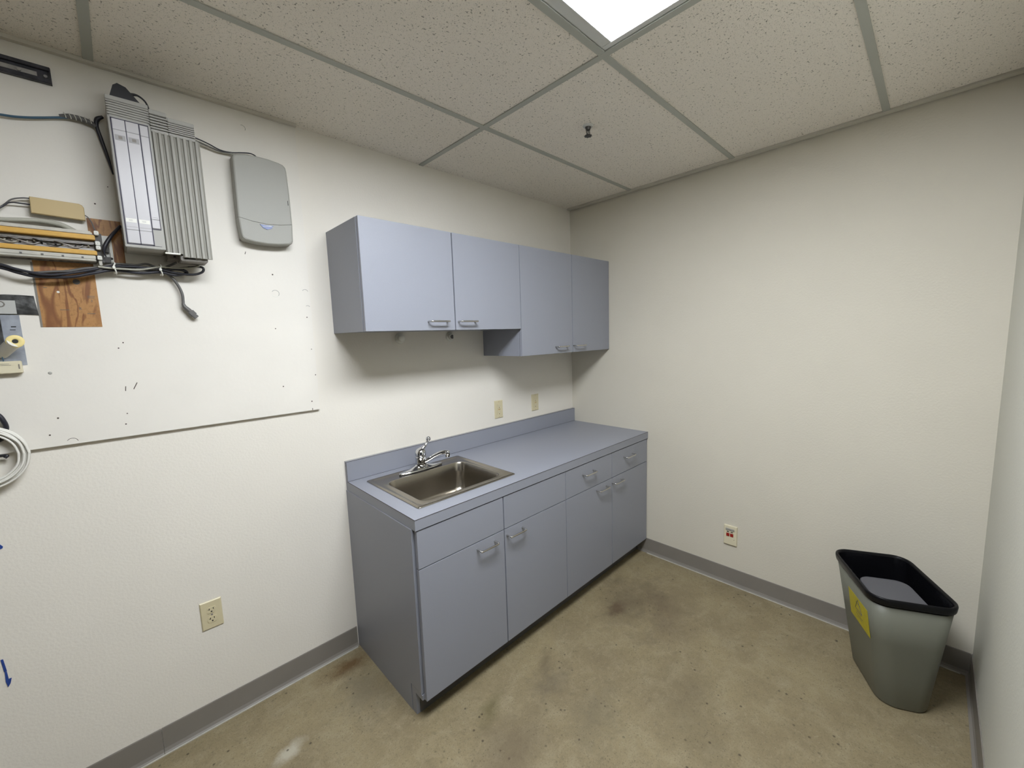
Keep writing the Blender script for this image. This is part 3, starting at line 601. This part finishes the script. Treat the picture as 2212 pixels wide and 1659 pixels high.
# ------------------------------------------------------------------ outlets
def outlet(cx, cz, label, gfci=False):
    t = thing('wall_outlet', label, 'outlet', (cx, 0, cz))
    hw, hh = .035, .0575
    rings = [[(cx+sx_*(hw-i_), y, cz+sz_*(hh-i_)) for sx_, sz_ in ((-1, -1), (1, -1), (1, 1), (-1, 1))] for i_, y in ((0, -.0003), (0, -.003), (.003, -.0058))]
    MB().loft(rings, 0, False).build('face_plate', 'ivory', t)
    if not gfci:
        for s_ in (-1, 1):
            c2 = cz+s_*.0195
            pol = [(cx+.0165*math.cos(a), c2+max(-.0125, min(.0125, .0165*math.sin(a)))) for a in [k*math.pi/12 for k in range(24)]]
            rc = MB().prism(pol, lambda p: (p[0], -.0058, p[1]), lambda p: (p[0], -.0073, p[1])).build('receptacle', 'ivory', t)
            q = MB().box(cx-.0075, cx-.0052, -.0073, -.0077, c2+.001, c2+.0085).box(cx+.0052, cx+.0075, -.0073, -.0077, c2+.002, c2+.0085)
            q.box(cx-.0115, cx-.0072, -.0073, -.0077, c2+.003, c2+.0045) if True else None
            q.cyl((cx, -.0073, c2-.006), (cx, -.0077, c2-.006), .0028, n=10); q.build('slots', 'slot', rc)
        MB().cyl((cx, -.0058, cz), (cx, -.0070, cz), .0035, n=12).build('screw', 'metal', t)
    else:
        rc = MB().box(cx-.0165, cx+.0165, -.0058, -.0082, cz-.0335, cz+.0335, 0, .0006).build('receptacle', 'ivory', t)
        for s_ in (-1, 1):
            q = MB(); c2 = cz+s_*.021
            q.box(cx-.0072, cx-.0055, -.0082, -.0086, c2-.001, c2+.0065, 1).box(cx+.0055, cx+.0072, -.0082, -.0086, c2, c2+.006, 1)
            q.cyl((cx, -.0082, c2-.008), (cx, -.0087, c2-.008), .0026, n=10)
            q.build('slots', ['slot', 'scuff'], rc)
        q = MB().box(cx-.009, cx+.009, -.0082, -.0094, cz-.0055, cz-.0008, 0, .0003).box(cx-.009, cx+.009, -.0082, -.0094, cz+.0008, cz+.0055, 0, .0003)
        setp(q.build('test_button', 'tan', rc), 'darker tan test and reset buttons')
        for s_ in (-1, 1): MB().cyl((cx, -.0058, cz+s_*.048), (cx, -.0068, cz+s_*.048), .0025, n=10).build('screw', 'tan', t)
outlet(-2.3535, .468, 'ivory duplex outlet low on the left wall, left of the sink cabinet')
outlet(-.779, 1.061, 'left of the two ivory outlets with test buttons above the countertop', True)
outlet(-.433, 1.059, 'right of the two ivory outlets with test buttons, closer to the room corner', True)
PJ = thing('phone_jack_plate', 'cream data jack plate with two red ports low on the back wall', 'jack plate', (0, -1.165, .309))
cy, cz = -1.165, .309
MB().loft([[(x, cy+a*(.036-i_), cz+c_*(.059-i_)) for a, c_ in ((-1, -1), (1, -1), (1, 1), (-1, 1))] for i_, x in ((0, -.0003), (0, -.008), (.002, -.011))], 0, False).build('face_plate', 'cream', PJ)
MB().box(-.0111, -.0125, cy-.022, cy+.026, cz+.028, cz+.044, 0, .0005).box(-.0125, -.0132, cy-.022, cy+.026, cz+.030, cz+.032, 1).box(-.0125, -.0132, cy-.022, cy+.026, cz+.036, cz+.038, 1).build('label_window', ['railw', 'greycable'], PJ)
for s_ in (.0125, -.0085):
    MB().box(-.0111, -.014, cy+s_-.0085, cy+s_+.0085, cz-.006, cz+.013, 0, .0006).build('red_port', 'red', PJ)
    MB().box(-.0111, -.0125, cy+s_-.006, cy+s_+.006, cz+.0195, cz+.0235).build('slot', 'slot', PJ)
MB().cyl((-.0111, cy-.022, cz-.022), (-.012, cy-.022, cz-.022), .0016, n=8).build('pin_hole', 'slot', PJ)

# ------------------------------------------------------------------ cabinets
def pull(p, par, axis='x', L_=.100, pr=.030, r_=.0042, droop=0):
    x, y, z = p
    pts = [(x-L_/2, y, z), (x-L_/2, y-pr*.55, z-droop*.3), (x-L_/2+.002, y-pr*.85, z-droop*.8), (x-L_/2+.009, y-pr, z-droop), (x+L_/2-.009, y-pr, z-droop), (x+L_/2-.002, y-pr*.85, z-droop*.8), (x+L_/2, y-pr*.55, z-droop*.3), (x+L_/2, y, z)]
    q = MB().tube(pts, r_, 10, 0, 4)
    return q.build('handle', 'pull', par)
g = .0016
LX, M1, MM, M2 = -1.788, -1.3335, -.8848, -.4395
# upper cabinets
def upper(x0, x1, xm, zb, zt, label, gap, hl, hr, hz, lpanel):
    t = thing('wall_cabinet', label, 'cabinet', ((x0+x1)/2, 0, zb), 'blue grey wall cabinets over the counter')
    q = MB()
    q.box(x0+.0005, x0+.018, -.0005, -.313, zb, zt-.001).box(x1-.018, x1-.0005, -.0005, -.313, zb, zt-.001)
    q.box(x0+.018, x1-.018, -.0005, -.313, zb+.002, zb+.018).box(x0+.018, x1-.018, -.0005, -.313, zt-.02, zt-.001)
    q.box(x0+.018, x1-.018, -.0005, -.010, zb+.018, zt-.02)
    q.box(x0+.004, x1-.004, -.3131, -.3155, zb+.004, zt-.004, 1)
    q.build('body', ['lam', 'lamedge'], t)
    for a, c_, hx in ((x0+.002, xm-gap, hl), (xm+gap, x1-.0012, hr)):
        d = MB().box(a, c_, -.3157, -.3335, zb, zt, 0, .0009).build('door', 'lam', t)
        pull((hx, -.3335, hz), d)
    return t
upper(-1.784, MM, -1.3331, 1.567, 2.0205, 'shorter two door blue grey wall cabinet above the sink', .0028, -1.434, -1.265, 1.607, True)
upper(MM, -.0015, -.4205, 1.414, 2.0205, 'taller two door blue grey wall cabinet in the corner', .0021, -.543, -.364, 1.455, True)
# base cabinets
ZT = .8142; ZB = .102; YF = -.6296; DL = .6555
def base(x0, x1, xm, label, gap, false_front, endpanel):
    t = thing('base_cabinet', label, 'cabinet', ((x0+x1)/2, 0, 0), 'blue grey base cabinets under the counter')
    q = MB(); xl = x0+(.013 if endpanel else .0005)
    q.box(xl, xl+.016, -.0005, -.608, ZB, ZT-.001).box(x1-.017, x1-.0005, -.0005, -.608, ZB, ZT-.001)
    q.box(xl+.016, x1-.017, -.0005, -.608, ZB+.001, ZB+.018).box(xl+.016, x1-.017, -.0005, -.010, ZB+.018, ZT-.001)
    q.box(xl+.004, x1-.004, -.6082, -.6105, ZB+.004, ZT-.012, 1)
    q.build('body', ['lam', 'lamedge'], t)
    MB().box(xl+(.006 if endpanel else 0), x1-.001, -.545, -.560, 0, ZB).build('toe_kick', 'kick', t)
    if endpanel:
        pol = [(-.0005, 0), (-.5255, 0), (-.5255, .1225), (-.6065, .1225), (-.6065, ZT-.001), (-.0005, ZT-.001)]
        MB().prism(pol, lambda p: (x0, p[0], p[1]), lambda p: (x0+.0125, p[0], p[1])).build('end_panel', 'lam', t)
        pol = [(-.5285, 0), (-.558, 0), (-.558, .098), (-.6105, .098), (-.6105, .1192), (-.5285, .1192)]
        MB().prism(pol, lambda p: (x0+.0015, p[0], p[1]), lambda p: (x0+.018, p[0], p[1])).build('toe_end_filler', 'lam', t)
    for k, (a, c_) in enumerate(((x0+(.010 if endpanel else .0016), xm-gap), (xm+gap, x1-(.0016 if endpanel else .003)))):
        d = MB().box(a, c_, -.6107, YF, ZB-.002, DL-.0015, 0, .0009).build('door', 'lam', t)
        hx = (-1.443, -1.268)[k] if endpanel else (-.553, -.389)[k]
        pull((hx, YF, .624), d, droop=.002)
        d = MB().box(a, c_, -.6107, YF, DL+.0015, ZT-.0055, 0, .0009).build('false_front' if false_front else 'drawer', 'lam', t)
        if not false_front: pull(((-.686, -.2555)[k], YF, .755), d, droop=.002)
base(LX, MM, M1, 'blue grey sink base cabinet with exposed left end panel', .0026, True, True)
base(MM, -.0045, M2, 'blue grey base cabinet with two handled drawers, beside the back wall', .0018, False, False)
# countertop
CT = thing('countertop', 'blue grey laminate countertop with low backsplash along the wall', 'countertop', (-.9, 0, .858))
zc = .8578; cx0, cx1 = -1.7845, -.0008; sx0, sx1, sy0, sy1 = -1.705, -1.192, -.545, -.095
q = MB()
q.box(cx0, sx0, -.0005, -.6326, ZT, zc).box(sx1, cx1, -.0005, -.6326, ZT, zc).box(sx0, sx1, -.0005, sy1, ZT, zc).box(sx0, sx1, sy0, -.6326, ZT, zc)
q.box(cx0, cx1, -.6320, -.6332, zc-.0016, zc+.0001, 1).box(cx0-.0006, cx0+.001, -.019, -.6332, zc-.0016, zc+.0001, 1)
q.build('slab', ['lam', 'lamedge'], CT)
q = MB().box(cx0, cx1, -.0005, -.0195, zc+.0003, .956).box(cx0, cx1, -.0185, -.0199, .9546, .9562, 1).box(cx0-.0004, cx0+.0008, -.0190, -.0199, zc, .956, 1)
q.box(cx0, cx1, -.0196, -.0204, zc+.0001, zc+.0012, 1)
q.build('backsplash', ['lam', 'lamedge'], CT)
MB().box(cx0, cx1, -.0005, -.004, .9563, .9585).build('caulk_line', 'railw', CT)

# ------------------------------------------------------------------ sink
SK = thing('kitchen_sink', 'single bowl stainless steel drop-in sink in the countertop', 'sink', (-1.45, -.32, zc))
scx, scy = -1.450, -.3195; ohx, ohy = .2710, .2370
def rg(hx, hy, r_, z, cx=scx, cy=scy): return [(a, b_, z) for a, b_ in rrect(cx, cy, hx, hy, r_, 7)]
bcy = -.350
rim = [rg(ohx-.001, ohy-.001, .008, zc+.0006), rg(ohx, ohy, .009, zc+.0025), rg(ohx-.004, ohy-.004, .009, zc+.0052), rg(ohx-.012, ohy-.012, .010, zc+.0062), rg(ohx-.018, ohy-.018, .014, zc+.0030),
       rg(.232, .178, .048, zc+.0030, scx, bcy), rg(.228, .174, .048, zc+.0045, scx, bcy), rg(.222, .168, .046, zc+.0030, scx, bcy)]
bowl = [rg(.218, .164, .046, zc-.006, scx, bcy), rg(.212, .158, .046, zc-.06, scx, bcy), rg(.206, .152, .048, zc-.125, scx, bcy), rg(.198, .144, .05, zc-.142, scx, bcy), rg(.182, .128, .05, zc-.153, scx, bcy), rg(.155, .101, .045, zc-.158, scx, bcy), rg(.06, .05, .03, zc-.161, scx, bcy)]
MB().loft(rim, 0, True, False, False).build('rim', 'steel', SK)
MB().loft([rim[-1]]+bowl, 0, True, False, True).build('bowl', 'steel', SK)
q = MB().cyl((scx, bcy, zc-.1608), (scx, bcy, zc-.158), .045, .042, 28); dn = q.build('drain', 'chrome', SK)
MB().cyl((scx, bcy, zc-.1579), (scx, bcy, zc-.157), .030, n=24).build('strainer', 'slot', dn)
# faucet
fx, fy, fz = -1.452, -.140, zc+.0055
FA = thing('faucet', 'chrome single lever kitchen faucet on the back ledge of the sink', 'faucet', (fx, fy, fz))
pl = [(fx+.127*math.cos(a)*(1 if abs(math.cos(a)) < .98 else 1), fy+.031*math.sin(a)*(1-.25*abs(math.cos(a))**3)) for a in [k*math.pi/20 for k in range(40)]]
rings = []
for s_, z in ((1, 0), (1, .004), (.97, .008)): rings.append([(fx+(p[0]-fx)*s_, fy+(p[1]-fy)*s_, fz+z) for p in pl])
for s_, z in ((.8, .010), (.55, .014), (.32, .022), (.22, .030)): rings.append([(fx+(p[0]-fx)*s_, fy+(p[1]-fy)*(.55+.45*s_), fz+z) for p in pl])
MB().loft(rings, 0, True).build('deck_plate', 'chrome', FA)
def circ(c, r_, z, n=28): return [(c[0]+r_*math.cos(2*math.pi*k/n), c[1]+r_*math.sin(2*math.pi*k/n), z) for k in range(n)]
c = (fx, fy)
MB().loft([circ(c, .030, fz+.018), circ(c, .027, fz+.036), circ(c, .0265, fz+.060), circ(c, .0285, fz+.063), circ(c, .0285, fz+.068), circ(c, .0255, fz+.071)], 0).build('body', 'chrome', FA)
MB().tube([(fx+.010, fy-.010, fz+.040), (fx+.030, fy-.030, fz+.052), (fx+.052, fy-.056, fz+.072), (fx+.070, fy-.080, fz+.086), (fx+.084, fy-.098, fz+.0895), (fx+.092, fy-.108, fz+.087)], .009, 14, rs=[.013, .0105, .0095, .0095, .011, .0105]).build('spout', 'chrome', FA)
ae = (fx+.092, fy-.108)
MB().loft([circ(ae, .010, fz+.096), circ(ae, .0125, fz+.093), circ(ae, .0128, fz+.076), circ(ae, .0116, fz+.0755), circ(ae, .0112, fz+.066)], 0).build('aerator', 'chrome', FA)
q = MB().loft([circ(c, .0265, fz+.0715), circ(c, .0280, fz+.078), circ((fx+.001, fy), .0265, fz+.092), circ((fx+.003, fy), .021, fz+.104), circ((fx+.006, fy), .010, fz+.111)], 0)
q.tube([(fx+.006, fy-.002, fz+.100), (fx+.020, fy-.002, fz+.113), (fx+.033, fy-.002, fz+.122), (fx+.043, fy-.001, fz+.135), (fx+.049, fy, fz+.147)], .006, 12, rs=[.011, .009, .0068, .0065, .007])
q.sphere((fx+.051, fy, fz+.150), .0125)
q.build('lever', 'chrome', FA)

# ------------------------------------------------------------------ knobs under the upper cabinet
for x, dark, lb in ((-1.449, False, 'left white round mount under the shorter wall cabinet'), (-1.132, True, 'right white round mount with a dark socket under the wall cabinet')):
    t = thing('towel_holder_mount', lb, 'wall mount', (x, 0, 1.536), 'paper towel holder mounts')
    q = MB().cyl((x, -.0003, 1.536), (x, -.005, 1.536), .029, .027, 28).cyl((x, -.005, 1.536), (x, -.008, 1.536), .027, .019, 28); q.build('flange', 'knob', t)
    if dark:
        MB().cyl((x, -.008, 1.536), (x-.006, -.030, 1.536), .017, .016, 24).build('socket', 'knob', t); MB().cyl((x-.006, -.0302, 1.536), (x-.0061, -.031, 1.536), .0115, n=20).build('socket_hole', 'kick', t)
    else:
        q = MB().loft([[(x-d*.25+r_*math.cos(2*math.pi*k/24), -d, 1.536+r_*math.sin(2*math.pi*k/24)) for k in range(24)] for r_, d in ((.015, .008), (.0155, .022), (.0185, .026), (.018, .034), (.012, .038), (.004, .039))], 0); q.build('knob', 'knob', t)

# ------------------------------------------------------------------ waste bin
U = Vector((math.cos(R(26.5)), math.sin(R(26.5))))
bx, by = -.325, -1.872
bb = (-.283, -1.889)
BN = thing('waste_basket', 'tall grey plastic waste basket with black liner rim in the corner', 'waste basket', (bb[0], bb[1], 0))
def br(t, hx, hy, r_, z, ins=0):
    cx = bb[0]*(1-t)+bx*t; cy = bb[1]*(1-t)+by*t
    return [(a, b_, z) for a, b_ in rrect(cx, cy, hx-ins, hy-ins, max(.004, r_-ins), 7, (U.x, U.y))]
zr = .50
def lerp(a, b_, t): return a+(b_-a)*t
def bring(t, ins=0, z=None): return br(t, lerp(.147, .188, t), lerp(.085, .133, t), lerp(.060, .055, t), (zr*t if z is None else z), ins)
out = [bring(0, .006, 0.0), bring(0, .002, .003), bring(.02), bring(.3), bring(.6), bring(.93)]
inn = [bring(.93, .003), bring(.5, .003), bring(.03, .003)]
MB().loft(out+inn, 0, True).build('body', 'bin', BN)
rimr = [bring(.945, -.001), bring(.945, -.005), bring(.96, -.006), bring(.988, -.006), bring(1.0, -.004), bring(1.005, 0), bring(.995, .006), bring(.93, .0045)]
rm = MB().loft(rimr, 0, True, False, False).build('rim', 'rim', BN); setp(rm, 'black rim with bag edge folded over')
# crinkled black liner inside
li = []
for k, t in enumerate((.985, .9, .78, .62, .45, .28, .12)):
    rg_ = bring(t, .008+.002*k)
    li.append([(x+random.uniform(-.0035, .0035)*(k > 0), y+random.uniform(-.0035, .0035)*(k > 0), z) for x, y, z in rg_])
ob = MB().loft(li, 0, True, False, True).build('liner', 'liner', BN); setp(ob, 'glossy black crinkled bag lining')
# sticker on the long side
q = MB(); V = Vector((-U.y, U.x))
def side(s_, t, off):   # point on the +V long side, s along U
    hy = lerp(.085, .133, t); cxx = lerp(bb[0], bx, t); cyy = lerp(bb[1], by, t)
    p = Vector((cxx, cyy))+U*s_+V*(hy+off); return (p.x, p.y, zr*t)
st = [(-.125, .56), (.045, .56), (.045, .80), (-.125, .80)]
q.add([side(a, t, .0004) for a, t in st]+[side(a, t, .0012) for a, t in st], [[0, 1, 2, 3], [4, 5, 6, 7], [0, 1, 5, 4], [1, 2, 6, 5], [2, 3, 7, 6], [3, 0, 4, 7]])
lab = q.build('sticker', 'sticker', BN); setp(lab, 'yellow printed sticker')
q = MB()
for k, (a0, a1, t0, t1) in enumerate([(-.06, -.02, .74, .745), (-.07, -.01, .63, .635), (-.06, -.02, .61, .613), (-.06, -.02, .655, .66)]):
    s4 = [(a0, t0), (a1, t0), (a1, t1), (a0, t1)]; q.add([side(a, t, .0013) for a, t in s4]+[side(a, t, .0015) for a, t in s4], [[0, 1, 2, 3], [4, 5, 6, 7], [0, 1, 5, 4], [1, 2, 6, 5], [2, 3, 7, 6], [3, 0, 4, 7]])
tri = [(-.04, .78), (-.07, .68), (-.01, .68)]
for a, b_ in zip(tri, tri[1:]+tri[:1]):
    q.tube([side(a[0], a[1], .0013), side(b_[0], b_[1], .0013)], .0012, 6, 0, 2)
q.build('sticker_print', 'kick', lab)
# grey caddy lid lying inside
IB = thing('grey_tray', 'dark grey rounded plastic tray dropped inside the waste basket', 'tray', (-.33, -1.88, .42))
cxi, cyi = -.362, -1.886
def tr(hx, hy, r_, off): 
    o_ = []
    for a, b_ in rrect(0, 0, hx, hy, r_, 6):
        p = Vector((cxi, cyi))+U*a+V*b_
        o_.append((p.x, p.y, .448+off-.10*(-a)/.2*0+a*.02))
    return o_
MB().loft([tr(.093, .080, .042, -.016), tr(.096, .083, .043, -.012), tr(.098, .085, .043, 0), tr(.095, .082, .042, .003), tr(.090, .077, .040, .000)], 0, True).build('tray_body', 'binin', IB)

for o in bpy.data.objects:
    if '_o' in o: del o['_o']
bpy.context.view_layer.update()
